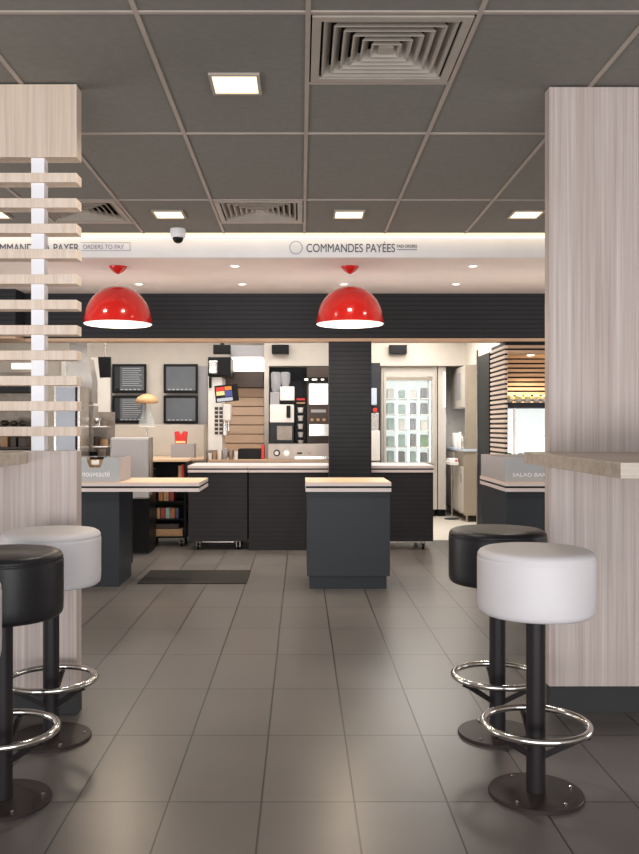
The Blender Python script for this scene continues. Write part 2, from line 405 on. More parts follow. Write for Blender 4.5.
q = [(X(81,ys_), X(130,ys_), Zh(250.8,ys_), Zh(250.4,ys_)), (X(81,ys_), X(130,ys_), Zh(242.8,ys_), Zh(242.4,ys_)), (X(130,ys_), X(130.4,ys_), Zh(250.8,ys_), Zh(242.4,ys_))]
boxes('note_outline', 'violet', t, [(a, b, ys_-.002, ys_, c, d) for a, b, c, d in q])

# ------------------------------------------------------------------ pendant lamps
def pendant():
    t = thing('pendant_lamp', '', 'pendant lamp', (X(118,6.9), 6.9, SOF), 'red dome pendant lamps under the soffit')
    bm = bmesh.new(); lathe(bm, [(.070, -.001), (.068, -.012), (.045, -.038), (.016, -.056), (.008, -.062)], 32); obj('canopy', bm, 'red', t, smooth=True)
    bm = bmesh.new(); tube(bm, (0,0,-.058), (0,0,-.165), .0035); obj('cable', bm, 'white', t)
    R = .270; zr = -.462
    prof = []
    for k in range(17):
        a = (PI/2)*k/16
        prof.append((R*math.cos(a)**.92 if k < 16 else 0.0, zr + .302*math.sin(a)))
    bm = bmesh.new(); lathe(bm, prof, 56, cap0=False); sh = obj('lamp_shade', bm, 'red', t, smooth='all')
    bm = bmesh.new(); lathe(bm, [(R, zr), (R-.006, zr-.003)] + [(max(0, r-.008), z-.006) for r, z in prof[:-1]] + [(0, prof[-1][1]-.008)], 56, cap0=False); obj('shade_lining', bm, 'shadein', t, smooth='all')
    bm = bmesh.new(); lathe(bm, [(.03, zr+.30), (.03, zr+.18), (.02, zr+.17)], 20); obj('bulb_holder', bm, 'white', t, smooth=True)
    bm = bmesh.new(); lathe(bm, [(0, zr+.06), (.03, zr+.075), (.04, zr+.105), (.03, zr+.14), (.018, zr+.17)], 20); obj('bulb', bm, 'bulb', t, smooth='all')
    return t
p1 = pendant(); p1['label'] = 'left red dome pendant lamp, beside the wooden slat divider'
p2 = dup(p1, (X(350,6.9), 6.9, SOF), 'right red dome pendant lamp, in front of the black column')
for px in (118, 350):
    la = bpy.data.lights.new('pendant_bulb_light', 'POINT'); la.energy = 14; la.color = (1,.85,.68); la.shadow_soft_size = .05
    lo = bpy.data.objects.new('pendant_bulb_light', la); COL.objects.link(lo); lo.location = (X(px,6.9), 6.9, SOF-.45)

# ------------------------------------------------------------------ dividers and high tables
dx1, dy0, dy1 = -.943, 3.617, 3.70
t = thing('slat_divider', 'light wood divider with eleven open slats and white post', 'room divider', (-1.6, 3.66, 0))
boxes('header_block', 'woodVL', t, [(-2.3, dx1, dy0, dy1, 2.345, CEIL-.007)], .002)
for k in range(11):
    zt = Zh(172.7 + 25.4*k, dy0)
    boxes('slat', 'woodS', t, [(-2.3, dx1, dy0, dy1, zt-.0395, zt)], .0015)
boxes('post', 'white', t, [(X(31.8,3.64), X(44.8,3.64), 3.632, 3.685, 1.10, 2.36)])
boxes('base_panel', 'woodV', t, [(-2.3, dx1, dy0, dy1, .112, 1.111)], .002)
boxes('plinth', 'plinth', t, [(-2.3, dx1+.001, dy0-.002, dy1+.002, 0, .112)])

t = thing('divider_panel', 'full-height light wood panel behind the right bar table', 'room divider', (1.6, 3.68, 0))
boxes('panel', 'woodV', t, [(1.050, 2.4, 3.645, 3.71, .112, CEIL-.007)], .003)
boxes('plinth', 'plinth', t, [(1.055, 2.4, 3.65, 3.705, 0, .112)])

def high_table(x0, x1, y0, y1, label):
    t = thing('bar_table', label, 'bar table', ((x0+x1)/2, (y0+y1)/2, 0), 'high wooden bar tables fixed to the dividers')
    boxes('tabletop', 'woodT', t, [(x0, x1, y0, y1, 1.058, 1.106)], .002)
    bm = bmesh.new(); s = 1 if x0 > 0 else -1
    cyl(bm, (s*.35, -.2), .035, .012, 1.058, 24); obj('pole', bm, 'pole', t, smooth=True)
    bm = bmesh.new(); lathe(bm, [(.22, 0), (.22, .009), (.21, .012)], 40, (s*.35, -.2, 0)); obj('base_plate', bm, 'base', t, smooth=True)
    return t
high_table(.943, 2.2, 2.54, 3.643, 'brownish wooden bar table joined to the right wooden panel')
high_table(-2.3, -1.148, 2.5, 3.615, 'wooden bar table joined to the slat divider at far left')

# ------------------------------------------------------------------ bar stools
def stool(matname, label):
    t = thing('bar_stool', label, 'bar stool', (0,0,0))
    r = .190
    prof = [(0, .598), (r-.03, .598), (r-.012, .601), (r-.004, .608), (r-.001, .619), (r, .65), (r, .775),
            (r-.0005, .781), (r-.0035, .784), (r-.001, .787), (r-.002, .794), (r-.008, .803), (r-.02, .809), (r-.05, .8115), (.08, .813), (0, .8135)]
    bm = bmesh.new(); lathe(bm, prof, 72); seat = obj('seat', bm, matname, t, smooth='all')
    bm = bmesh.new(); lathe(bm, [(.09, .588), (.12, .591), (.12, .598)], 32); obj('seat_mount', bm, 'pole', t, smooth=True)
    bm = bmesh.new(); cyl(bm, (0,0), .031, .012, .596, 32); obj('pole', bm, 'pole', t, smooth=True)
    bm = bmesh.new(); torus(bm, .170, .0120, .2325); obj('foot_ring', bm, 'chrome', t, smooth='all')
    for a in (-PI/2+PI/3, -PI/2-PI/3, PI/2):
        bm = bmesh.new(); pts = [(.028, .124), (.028, .146), (.140, .2185), (.166, .2205), (.176, .214), (.150, .202)]
        prism(bm, pts, -.007, .007); bmesh.ops.rotate(bm, verts=bm.verts, matrix=Matrix.Rotation(a, 3, 'Z')); obj('bracket', bm, 'pole', t)
    bm = bmesh.new(); lathe(bm, [(.154, 0), (.154, .008), (.151, .012), (.04, .013)], 64); bp = obj('base_plate', bm, 'base', t, smooth=30)
    for a in (-PI/2+.55, -PI/2-.75, PI/2+.4, .2):
        bm = bmesh.new(); lathe(bm, [(.006, .012), (.006, .016), (.004, .018)], 10, (.125*math.cos(a), .125*math.sin(a), 0)); obj('bolt', bm, 'chrome', bp)
    return t
sw = stool('stoolwhite', 'white round-seated bar stool in front of the right wooden panel'); sw.location = (.774, 2.838, 0)
sb = stool('stoolblack', 'black round-seated bar stool just behind the right white stool'); sb.location = (.774, 3.392, 0)
dup(sw, (-.972, 3.35, 0), 'white round-seated bar stool against the slat divider on the left')
dup(sb, (-.964, 2.785, 0), 'black round-seated bar stool at left, between two white ones')
dup(sw, (-.972, 2.22, 0), 'white bar stool cut off by the left picture edge, nearest the viewer')
for ob in COL.objects:
    if ob.name.startswith('bar_stool'): ob['group'] = 'round bar stools at the high tables'

# ------------------------------------------------------------------ service counters with striped edge
def striped_top(t, x0, x1, y0, y1, zt, th=.07, name='worktop', mat='top'):
    a = th*.40; b = th*.22
    w = boxes(name, mat, t, [(x0, x1, y0, y1, zt-.004, zt)])
    boxes('edge_band', 'edge', t, [(x0, x1, y0, y1, zt-a, zt-.004)])
    boxes('edge_inlay', 'blackline', t, [(x0+.002, x1-.002, y0+.002, y1-.002, zt-a-b, zt-a)])
    boxes('edge_band', 'edge', t, [(x0, x1, y0, y1, zt-th, zt-a-b)])
# central kiosk
t = thing('service_kiosk', 'free-standing slate pedestal counter in the middle of the floor', 'counter', (.358, 6.7, 0))
boxes('body', 'navy', t, [(X(307,6.42), X(390,6.42), 6.42, 7.0, .098, .729)], .003)
boxes('plinth', 'navy', t, [(X(309.5,6.42), X(387,6.42), 6.45, 6.97, 0, .098)])
striped_top(t, X(305.6,6.41), X(391.2,6.41), 6.405, 7.02, .799, .07)
# left counter
t = thing('service_counter', 'slate counter with long overhanging top beside the slat divider', 'counter', (-1.6, 6.8, 0))
boxes('body', 'navy', t, [(-2.3, -1.379, 6.53, 7.0, 0, .722)], .003)
boxes('side_panel', 'blackline', t, [(-2.3, -1.381, 7.0, 7.07, .10, .722)])
striped_top(t, -2.3, -.768, 6.5, 7.12, .792, .07)
# menu box on the left counter
def menu_box(x0, x1, label, notch, word, tx0, tx1, tz0, tz1, y0=6.55, depth=.42):
    zb, zt = .793, Zh(457.5, y0)
    t = thing('display_box', label, 'display box', ((x0+x1)/2, y0+.2, zb))
    l = t.location
    if notch:
        c, w1, w2, zn = notch
        pts = [(x0,zb),(x1,zb),(x1,zt),(c+w1,zt),(c+w1-.01,zt-.03),(c+w2,zn),(c-w2,zn),(c-w1+.01,zt-.03),(c-w1,zt),(x0,zt)]
    else: pts = [(x0,zb),(x1,zb),(x1,zt),(x0,zt)]
    bm = bmesh.new(); prism(bm, [(a-l.x, b-l.z) for a, b in pts], y0-l.y, y0+.008-l.y); obj('front_board', bm, 'grey', t)
    boxes('side_board', 'greyd', t, [(x1-.008, x1, y0+.008, y0+depth, zb, zt-.003)])
    boxes('side_board', 'greyd', t, [(x0, x0+.008, y0+.008, y0+depth, zb, zt-.003)])
    boxes('rear_board', 'greyd', t, [(x0, x1, y0+depth, y0+depth+.008, zb, zt-.003)])
    text('lettering', word, 'txtw', t, tx0, tx1, y0-.0015, tz0, tz1)
    return t
yb = 6.55
c = X(94.8, yb)
menu_box(c-.19, X(119.5,yb), 'grey notched display box standing on the left slate counter', (c, .07, .042, Zh(467.6,yb)), 'nouveauté', X(82.6,yb), X(109.8,yb), Zh(476.6,yb), Zh(470.9,yb))
# the serving basket seen through the notch
t = thing('serving_basket', 'small brown basket with dark lining in the notched grey box', 'basket', (c, yb+.09, .793))
bm = bmesh.new(); lathe(bm, [(.05, 0), (.068, .10), (.080, .170), (.072, .170), (.060, .10), (.045, .01), (0, .01)], 8); obj('bowl', bm, 'cardb', t)
bm = bmesh.new(); lathe(bm, [(.042, .012), (.056, .10), (.068, .188), (.062, .188), (0, .15)], 8); obj('lining', bm, 'black', t)
bm = bmesh.new(); bx(bm, -.03, .03, -.078, -.068, .13, .165); obj('napkin', bm, 'milk', t, .004)
# right counter
rx = 1.546
t = thing('service_counter', 'slate counter at right, carrying the box reading SALAD BAR', 'counter', (2.2, 6.9, 0))
boxes('body', 'navy', t, [(rx+.01, 3.2, 6.52, 7.42, 0, .722)], .003)
striped_top(t, rx, 3.2, 6.5, 7.44, .792, .07)
menu_box(rx+.005, 2.05, 'grey display box lettered SALAD BAR on the right counter', None, 'SALAD BAR', X(512.6,yb), X(546,yb), Zh(476.6,yb), Zh(473,yb), depth=.86)

# floor mat
o = boxes('floor_mat', 'mat', None, [(-1.265, -.42, 6.64, 7.24, .0, .009)], .003); tag(o, 'dark grey ribbed mat lying on the floor tiles by the left counter', 'mat')

# ------------------------------------------------------------------ rear carts
def caster(t, x, y, h):
    bm = bmesh.new(); l = t.location
    tube(bm, (x-.012-l.x, y-l.y, .030), (x+.012-l.x, y-l.y, .030), .030, 18); w = obj('caster', bm, 'black', t, smooth=True)
    bm = bmesh.new(); bx(bm, x-.02-l.x, x-.015-l.x, y-.022-l.y, y+.022-l.y, .025, h); bx(bm, x+.015-l.x, x+.02-l.x, y-.022-l.y, y+.022-l.y, .025, h); bx(bm, x-.02-l.x, x+.02-l.x, y-.022-l.y, y+.022-l.y, h-.006, h); obj('caster_fork', bm, 'steel', w)
def cart(x0, x1, label, wheels=True):
    t = thing('counter_cart', label, 'counter', ((x0+x1)/2, 8.8, 0), 'black counter carts in a row along the kitchen')
    zb = .088 if wheels else 0.0
    boxes('body', 'ribcart', t, [(x0+.006, x1-.006, 8.46, 9.12, zb, .765)], .003)
    striped_top(t, x0+.002, x1-.002, 8.445, 9.14, .832, .067, mat='edge')
    if wheels:
        for x in (x0+.10, x1-.10):
            for y in (8.52, 9.04): caster(t, x, y, zb)
        boxes('cross_rail', 'steel', t, [(x0+.14, x1-.14, 8.50, 8.515, zb-.018, zb)])
    return t
cart(X(187.5,8.45), X(248,8.45), 'wheeled black ribbed counter cart left of the fixed one')
cart(X(248,8.45), X(371,8.45), 'black ribbed counter without wheels, behind the central pedestal', False)
cart(X(371,8.45), X(434,8.45), 'wheeled black ribbed counter cart at the right end of the row')
# open black shelf cart with goods
x0, x1 = X(146,8.7), X(186,8.7)
t = thing('shelf_cart', 'open black wheeled shelf cart holding stacked goods', 'shelf', ((x0+x1)/2, 8.9, 0))
boxes('side_panel', 'black', t, [(x0, x0+.02, 8.7, 9.15, .09, .86)]); boxes('side_panel', 'black', t, [(x1-.02, x1, 8.7, 9.15, .09, .86)])
boxes('rear_panel', 'black', t, [(x0, x1, 9.13, 9.15, .09, .86)])
for z in (.10, .28, .46, .66): boxes('shelf', 'black', t, [(x0+.02, x1-.02, 8.71, 9.13, z-.012, z)])
boxes('worktop', 'top', t, [(x0-.05, x1+.005, 8.68, 9.17, .86, .885)], .002)
for x in (x0+.05, x1-.05):
    for y in (8.75, 9.08): caster(t, x, y, .088)
def goods(name, x0, x1, z, h, mat, label, cat, y=8.74, d=.25, grp=None):
    o = boxes(name, mat, None, [(x0, x1, y, y+d, z+.0005, z+h)], .006); tag(o, label, cat, grp); return o
goods('cardboard_tray', x0+.05, x1-.04, .10, .075, 'cardb', 'brown cardboard tray on the bottom shelf of the black cart', 'tray')
goods('cardboard_tray', x0+.06, x1-.08, .176, .05, 'darkbrown', 'darker brown tray lying on the bottom cardboard tray', 'tray')
k = 0
for i, (m, w, lb) in enumerate((('cardb',.04,'tan packet at left end of the middle shelf of the black cart'),('maroon',.05,'red packet on the middle shelf, next to the tan one'),('teal',.05,'pale packet in the centre of the black cart middle shelf'),('dullorange',.05,'orange packet on the middle shelf of the black cart'),('dullblue',.04,'blue packet at right end of the middle shelf'))):
    goods('food_packet', x0+.10+k, x0+.10+k+w-.006, .28, .11, m, lb, 'packet', grp='packets on the black shelf cart'); k += w
k = 0
for i, (m, w, lb) in enumerate((('dullorange',.05,'orange-brown packet at left of the third shelf of the black cart'),('cardb',.06,'brown packet in the middle of the third shelf'),('maroon',.05,'red packet at right end of the third shelf'))):
    goods('food_packet', x0+.12+k, x0+.12+k+w-.006, .46, .13, m, lb, 'packet', grp='packets on the black shelf cart'); k += w
goods('food_packet', x1-.085, x1-.05, .66, .16, 'cardb', 'brown folder standing on the top shelf of the black cart', 'packet', grp='packets on the black shelf cart')
goods('food_packet', x1-.048, x1-.025, .66, .17, 'redplas', 'red folder standing on the top shelf of the black cart', 'packet', grp='packets on the black shelf cart')
# dark cabinet + grey housing
x0, x1 = X(100,8.3), X(151,8.3)
t = thing('low_cabinet', 'black low cabinet under the grey monitor housing', 'cabinet', ((x0+x1)/2, 8.4, 0))
boxes('body', 'black', t, [(x0-.3, x1, 8.2, 8.6, .02, .80)], .003)
boxes('plinth', 'dark', t, [(x0-.29, x1-.01, 8.22, 8.58, 0, .02)])
d = 7.95
t = thing('screen_housing', 'light grey terminal housing behind the left counter', 'terminal', (X(130,d), 8.05, .8))
b_ = pbox(109.8, 437.5, 149, 499, d, .10)
boxes('shell', 'greyd', t, [b_], .02)
boxes('side_cheek', 'steeldk', t, [(b_[1]+.0005, b_[1]+.02, d+.005, d+.10, b_[4]+.04, b_[5])])
boxes('mount', 'black', t, [(X(125,d), X(138,d), d+.10, 8.1995, .62, .76)])

# ------------------------------------------------------------------ kitchen, left part
# low cream back panel + worktop
t = thing('back_counter', 'cream back counter under the four wall monitors', 'counter', (X(160,9.9), 10.0, 0))
boxes('body', 'creamlam', t, [(X(60,9.4), X(204,9.4), 9.40, 10.59, 0, .84)])
boxes('worktop', 'top', t, [(X(60,9.35), X(205,9.35), 9.35, 10.59, .84, .865)])
boxes('splash_panel', 'creamlam', t, [(X(108,10.3), X(206,10.3), 10.3, 10.36, .866, Zh(424.5,10.3))], .003)
# monitors
def monitor(px0, py0, px1, py1, label, style):
    d = 10.52
    b = pbox(px0, py0, px1, py1, d, .045)
    t = thing('wall_monitor', label, 'monitor', ((b[0]+b[1])/2, d, (b[4]+b[5])/2), 'black kitchen order monitors on the cream wall')
    boxes('bezel', 'black', t, [b], .004)
    e = .032; boxes('screen', 'screen', t, [(b[0]+e, b[1]-e*.8, d-.002, d+.001, b[4]+e, b[5]-e)])
    rows = []
    if style:
        w = (b[1]-b[0])
        rows.append((b[0]+e, b[0]+e+w*.16, d-.003, d-.002, b[4]+e, b[5]-e))
        boxes('screen_sidebar', 'dark', t, rows); rows = []
        for k in range(9):
            z = b[5]-e-.02-k*.026
            rows.append((b[0]+e+w*.22, b[1]-e*1.6-random.random()*.06, d-.003, d-.002, z-.006, z))
    for k in range(6):
        x = b[0]+e+.02+k*(b[1]-b[0]-2*e-.04)/6
        rows.append((x, x+.035, d-.003, d-.002, b[4]+e+.004, b[4]+e+.018))
    boxes('screen_text', 'screen2', t, rows)
    boxes('wall_mount', 'black', t, [((b[0]+b[1])/2-.05, (b[0]+b[1])/2+.05, d+.045, 10.5995, (b[4]+b[5])/2-.04, (b[4]+b[5])/2+.04)])
monitor(112, 364, 146, 393, 'upper left black wall monitor of the four', 1)
monitor(112, 395.5, 146, 423, 'lower left black wall monitor, behind the wooden-topped lamp', 1)
monitor(163.5, 364, 197.5, 393, 'upper right black wall monitor of the four', 0)
monitor(163.5, 395.5, 197.5, 423.5, 'lower right black wall monitor of the four', 0)
o = boxes('wall_panel', 'greyd', None, [(X(198,10.57), X(207,10.57), 10.57, 10.5995, Zh(424,10.57), Zh(366,10.57))]); tag(o, 'narrow grey panel on the wall right of the monitors', 'panel')
# tilted black monitor hanging at the left
d = 9.95
b_ = pbox(98.5, 356.5, 110.5, 378, d, .05)
t = thing('hanging_monitor', 'black tilted screen hanging left of the wall monitors', 'monitor', ((b_[0]+b_[1])/2, d, (b_[4]+b_[5])/2))
bm = bmesh.new(); prism(bm, [(-.077,.12),(-.055,-.12),(.067,-.115),(.067,.12)], 0, .05); obj('casing', bm, 'black', t)
bm = bmesh.new(); tube(bm, (0,.025,.12), (0,.025,SOF-t.location.z), .012); obj('ceiling_rod', bm, 'steel', t)
# heat lamp with wooden top, on the back counter
d = 9.7
t = thing('counter_lamp', 'glass lamp with tan domed top on the back counter', 'lamp', (X(147,d), d, .866))
zt = Zh(394,d)-.866; zm = Zh(403,d)-.866; zb = Zh(427,d)-.866
bm = bmesh.new(); lathe(bm, [(.07,0),(.07,.008),(.012,.015),(.010,zb-.004)], 24); obj('stand', bm, 'steel', t, smooth=True)
bm = bmesh.new(); lathe(bm, [(.085,zb-.003),(.09,zb),(.085,zb+.006)], 28); obj('tray', bm, 'milk', t)
bm = bmesh.new(); lathe(bm, [(.10,zb+.007),(.085,zb+.08),(.055,zb+.15),(.04,zm-.004)], 28, cap0=False, cap1=False); obj('glass_bell', bm, 'glass', t, smooth='all')
bm = bmesh.new(); lathe(bm, [(.105,zm-.004),(.125,zm+.002),(.124,zm+.03),(.105,zm+.065),(.05,zt-.006),(0,zt)], 28); obj('top_cover', bm, 'lampwood', t, smooth='all')
# grey box and red carton
d = 9.6
o = tag(boxes('storage_box', 'greyd', None, [pbox(171, 444, 194, 459.5, d, .2)[:4] + (.8655, Zh(444,d))], .004), 'small grey box on the back counter carrying the red carton', 'box')
t = thing('fries_carton', 'red paper carton with cut-out top, standing on the grey box', 'carton', (X(181,d+.06), d+.06, Zh(444,d)+.0005))
w = .07; h_ = .135
bm = bmesh.new(); prism(bm, [(-w*.85,0),(w*.85,0),(w,h_),(w*.45,h_*1.05),(0,h_*.72),(-w*.45,h_*1.05),(-w,h_)], -.03, .03); obj('carton', bm, 'redplas', t)
bm = bmesh.new(); bx(bm, -w*.75, w*.75, -.0325, -.0305, .008, .032); obj('yellow_stripe', bm, 'yellow', t)
# slim plinth post at the counter end
o = tag(boxes('end_post', 'beige', None, [(X(204,9.32), X(206.4,9.32), 9.30, 9.34, 0, Zh(425,9.32))]), 'slim beige end post beside the drinks machine', 'post')

# stainless kitchen behind the slats
d = 9.2
t = thing('extractor_hood', 'brushed steel extractor hood behind the end of the slats', 'hood', (X(84,d), d, 1.5))
bm = bmesh.new(); l = t.location
prism(bm, [(X(66,d)-l.x, Zh(403,d)-l.z), (X(92,d)-l.x, Zh(403,d)-l.z), (X(92,d)-l.x, Zh(380,d)-l.z), (X(88,d)-l.x, Zh(358,d)-l.z), (X(66,d)-l.x, Zh(358,d)-l.z)], 0, .25); obj('canopy', bm, 'steel', t)
boxes('duct', 'steel', t, [(X(68,d), X(86,d), d+.05, d+.22, Zh(358,d), SOF)])
boxes('lower_lip', 'steeldk', t, [(X(65,d), X(93,d), d-.01, d+.02, Zh(405,d), Zh(402.5,d))])
o = tag(boxes('wall_sheet', 'milk', None, [(X(60,10.5), X(109.5,10.5), 10.56, 10.5995, .8655, Zh(357,10.5))]), 'bright white wall sheet behind the steel hood and black screen', 'panel')
t = thing('prep_station', 'steel prep station with shelves of utensils above the notched box', 'prep table', (X(90,9.0), 9.2, 0))
boxes('worktop', 'steel', t, [(X(56,9.0), X(108,9.0), 9.0, 9.34, .86, .89)])
boxes('body', 'steeldk', t, [(X(58,9.0), X(106,9.0), 9.03, 9.33, 0, .86)])
boxes('backsplash', 'steeldk', t, [(X(56,9.0), X(108,9.0), 9.325, 9.345, .89, Zh(412,9.3))])
boxes('side_column', 'steel', t, [(X(80,9.0), X(91,9.0), 9.1, 9.32, .89, Zh(405.5,9.1))])
for py in (426, 446): boxes('shelf', 'steel', t, [(X(91.2,9.1), X(108,9.1), 9.06, 9.32, Zh(py+1.2,9.1), Zh(py,9.1))])
def pot(px, d, z, r, h, mat, label, name='steel_pot', cat='pot', grp='steel pots on the prep station'):
    bm = bmesh.new(); lathe(bm, [(r*.85,0),(r,.01),(r,h),(r*.94,h),(r*.9,.012),(0,.012)], 20)
    o = obj(name, bm, mat, None, smooth=True); o.location = (X(px,d), d, z+.0005); tag(o, label, cat, grp); return o
pot(97, 9.15, Zh(426,9.1), .05, .08, 'chrome', 'shiny pot on the upper shelf of the prep station, left one')
pot(103.5, 9.15, Zh(426,9.1), .035, .05, 'steeldk', 'smaller dull pot on the upper shelf of the prep station')
pot(96, 9.15, Zh(446,9.1), .04, .10, 'darkbrown', 'dark pot on the lower shelf of the prep station, left one')
pot(104, 9.15, Zh(446,9.1), .04, .07, 'cardb', 'tan pot on the lower shelf of the prep station, right one')
pot(84.5, 9.05, .89, .035, .07, 'darkbrown', 'dark container on the steel worktop just beside the divider')
pot(93.5, 9.05, .89, .04, .06, 'black', 'black container on the steel worktop above the basket')
pot(101.5, 9.05, .89, .045, .09, 'steeldk', 'dull steel container on the worktop right of the black one')
d = 9.0
b_ = pbox(56, 385, 76, 470, d, .25)
t = thing('tall_fridge', 'pale blue glass-fronted cabinet seen between the lower slats', 'fridge', ((b_[0]+b_[1])/2, d, 0))
# stands left of the prep station
bb = (X(53,8.6), X(79.5,8.6), 8.62, 8.98, 0, Zh(385,8.6))
boxes('casing', 'steel', t, [bb], .004)
dr = boxes('door', 'lightblue', t, [(X(56,8.6), X(75,8.6), 8.60, 8.62, .1, Zh(387,8.6))], .003)
boxes('door_seal', 'blackline', t, [(X(75.4,8.6), X(76.8,8.6), 8.605, 8.62, .1, Zh(387,8.6))])
# shelf rack further left
t = thing('kitchen_rack', 'brown kitchen pass with dark hood behind the slats at far left', 'shelf rack', (X(10,9.0), 9.2, 0))
x0, x1 = X(-60,9.0), X(31,9.0)
boxes('hood', 'dark', t, [(x0, x1, 8.95, 9.4, Zh(392,9.0), Zh(379,9.0))])
boxes('duct', 'steeldk', t, [(x0, x1-.02, 9.05, 9.4, Zh(376,9.0), Zh(372,9.0))])
boxes('light_strip', 'tube', t, [(X(2,9.0), X(27,9.0), 9.3, 9.33, Zh(367,9.0), Zh(361,9.0))])
boxes('bracket', 'dark', t, [(x1-.04, x1, 9.34, 9.4, Zh(392,9.0), SOF), (x0, x0+.04, 9.34, 9.4, 0, SOF)])
boxes('back_panel', 'steeldk', t, [(x0, x1, 9.38, 9.4, .9, Zh(392,9.0))])
for py in (409, 426, 447): boxes('shelf', 'darkbrown', t, [(x0, x1, 9.0, 9.38, Zh(py+1.5,9.0), Zh(py,9.0))])
boxes('body', 'darkbrown', t, [(x0, x1, 9.0, 9.4, 0, Zh(450,9.0))])
i = 0
for px, w, m, h, lb in ((4,.07,'cardb',.11,'brown carton at the left picture edge on the far-left kitchen rack'), (13,.06,'darkbrown',.11,'dark brown carton second from the picture edge on the kitchen rack'), (22,.08,'redplas',.10,'reddish carton beside the white post on the kitchen rack')):
    o = boxes('food_carton', m if m != 'redplas' else 'darkbrown', None, [(X(px,9.05)-w/2, X(px,9.05)+w/2, 9.05, 9.25, Zh(447,9.0)+.0005, Zh(447,9.0)+h)], .004); tag(o, lb, 'carton', 'cartons on the kitchen rack')
for px, r, lb in ((5,.06,'brown bread loaf nearest the picture edge on the kitchen rack'), (14,.055,'middle brown bread loaf on the kitchen rack'), (23,.055,'brown bread loaf nearest the white post on the kitchen rack')):
    bm = bmesh.new(); blob(bm, (0,0,0), r*.75, r*1.2, r*.55, int(px), .06); o = obj('bread_loaf', bm, 'darkbrown', None, smooth='all'); o.location = (X(px,9.1), 9.1, Zh(426,9.0)+r*.52); tag(o, lb, 'bread', 'bread on the kitchen rack')

# ------------------------------------------------------------------ kitchen, middle: drinks machine and slat wall
d = 10.1
x0, x1 = X(230,d), X(264,d)
# rear counter under the machines
t = thing('machine_counter', 'long pale counter under the drinks and coffee machines', 'counter', (0, 9.8, 0))
boxes('body', 'creamlam', t, [(X(208,9.25), X(328,9.25), 9.27, 10.25, 0, .835)])
boxes('worktop', 'top', t, [(X(207.7,9.25), X(328,9.25), 9.25, 10.25, .835, .86)])
t = thing('slat_wall_panel', 'wood-look slatted wall panel behind the drinks machine', 'wall panel', (X(246,10.15), 10.15, .87))
boxes('backing', 'panelgap', t, [(X(222,d), X(264,d), 10.12, 10.15, .862, Zh(388,d))])
bm = bmesh.new(); l = t.location
z = Zh(452,d)
while z < Zh(392,d):
    prism(bm, [(X(222,d)-l.x, z-l.z), (X(264,d)-l.x, z-l.z), (X(264,d)-l.x, z+.096-l.z), (X(222,d)-l.x, z+.096-l.z)], -.055, -.031); z += .108
obj('slats', bm, 'panelwood', t)
t = thing('overhead_shelf', 'dark overhead shelf above the slatted wall panel', 'shelf', (X(248,d), d, Zh(388,d)))
boxes('body', 'darkbrown', t, [(X(226,d), X(264,d), 9.95, 10.25, Zh(387,9.95), Zh(371.6,9.95))])
t = thing('light_bar', 'bright white light bar over the dark shelf', 'light', (X(248,d), d, Zh(371,d)))
boxes('lamp', 'tube', t, [(X(231,9.95), X(263.5,9.95), 9.95, 10.2, Zh(371.3,9.95), Zh(357,9.95))], .02)
boxes('housing', 'greyd', t, [(X(229,9.95), X(264,9.95), 9.97, 10.3, Zh(357,9.95), Zh(345,9.95))])
o = tag(boxes('kitchen_pillar', 'cream', None, [(X(264.2,9.9), X(268.8,9.9), 9.9, 10.26, .8605, SOF)]), 'slim cream pillar between drinks and coffee machines', 'pillar')
# wall above alcoves
struct('trim_7', 'cream', [(X(268.8,9.9), X(369,9.9), 9.9, 10.6, Zh(366,9.9), SOF)])
struct('trim_8', 'cream', [(.861, 2.36, 11.5, 11.7, 2.03, SOF), (2.2, 2.36, 9.52, 11.5, 2.0, SOF)])
struct('wall_partition', 'cream', [(X(331,9.9), X(368,9.9), 9.95, 10.6, .0, Zh(366,9.9)-.0)])
# black speakers on the wall / ceiling
for px0, px1, dd, lb in ((214,231,9.9,'black wall speaker above the drinks machine'), (272,289,9.9,'black wall speaker above the coffee machine'), (388.5,406,11.5,'black wall speaker above the glass-door fridge')):
    b = pbox(px0, 345.5, px1, 354.5, dd, .1)
    t = thing('wall_speaker', lb, 'speaker', ((b[0]+b[1])/2, dd, b[4]), 'black box speakers high on the kitchen wall')
    if dd == 9.9 and px0 == 214:
        boxes('bracket', 'black', t, [((b[0]+b[1])/2-.02, (b[0]+b[1])/2+.02, dd-.04, dd+.0, b[5], SOF)])
    boxes('cabinet', 'black', t, [(b[0], b[1], dd-.1, dd-.001, b[4], b[5])], .006)
    boxes('grille', 'black', t, [(b[0]+.015, b[1]-.015, dd-.103, dd-.1, b[4]+.012, b[5]-.012)])
# drinks machine
d = 9.45
t = thing('drinks_machine', 'white drinks dispenser with black top and cup tubes', 'drinks machine', (X(214,d), d+.2, .8605))
boxes('column', 'milk', t, [(X(208,d), X(222,d), d+.02, d+.45, .8605, Zh(377,d))], .006)
boxes('top_unit', 'black', t, [(X(208,d), X(231,d), d-.02, d+.4, Zh(376.5,d), Zh(357,d))], .01)
boxes('chrome_head', 'chrome', t, [(X(209,d), X(218,d), d-.05, d-.02, Zh(374,d), Zh(361,d))], .01)
rows = []
for r_ in range(7):
    for c_ in range(2):
        px = 214.6+c_*4.6; py = 407+r_*4.1
        rows.append((X(px,d), X(px+3.4,d), d+.014, d+.02, Zh(py+2.9,d), Zh(py,d)))
boxes('button_grid', 'darkbrown', t, rows)
boxes('hose', 'black', t, [(X(208.8,d), X(211.5,d), d, d+.02, Zh(388,d), Zh(377,d))])
boxes('tap_block', 'milk', t, [(X(222.2,d), X(230,d), d+.05, d+.3, Zh(421,d), Zh(404,d))], .012)
boxes('tap_block', 'steel', t, [(X(222.2,d), X(227,d), d+.04, d+.3, Zh(436,d), Zh(423,d))], .01)
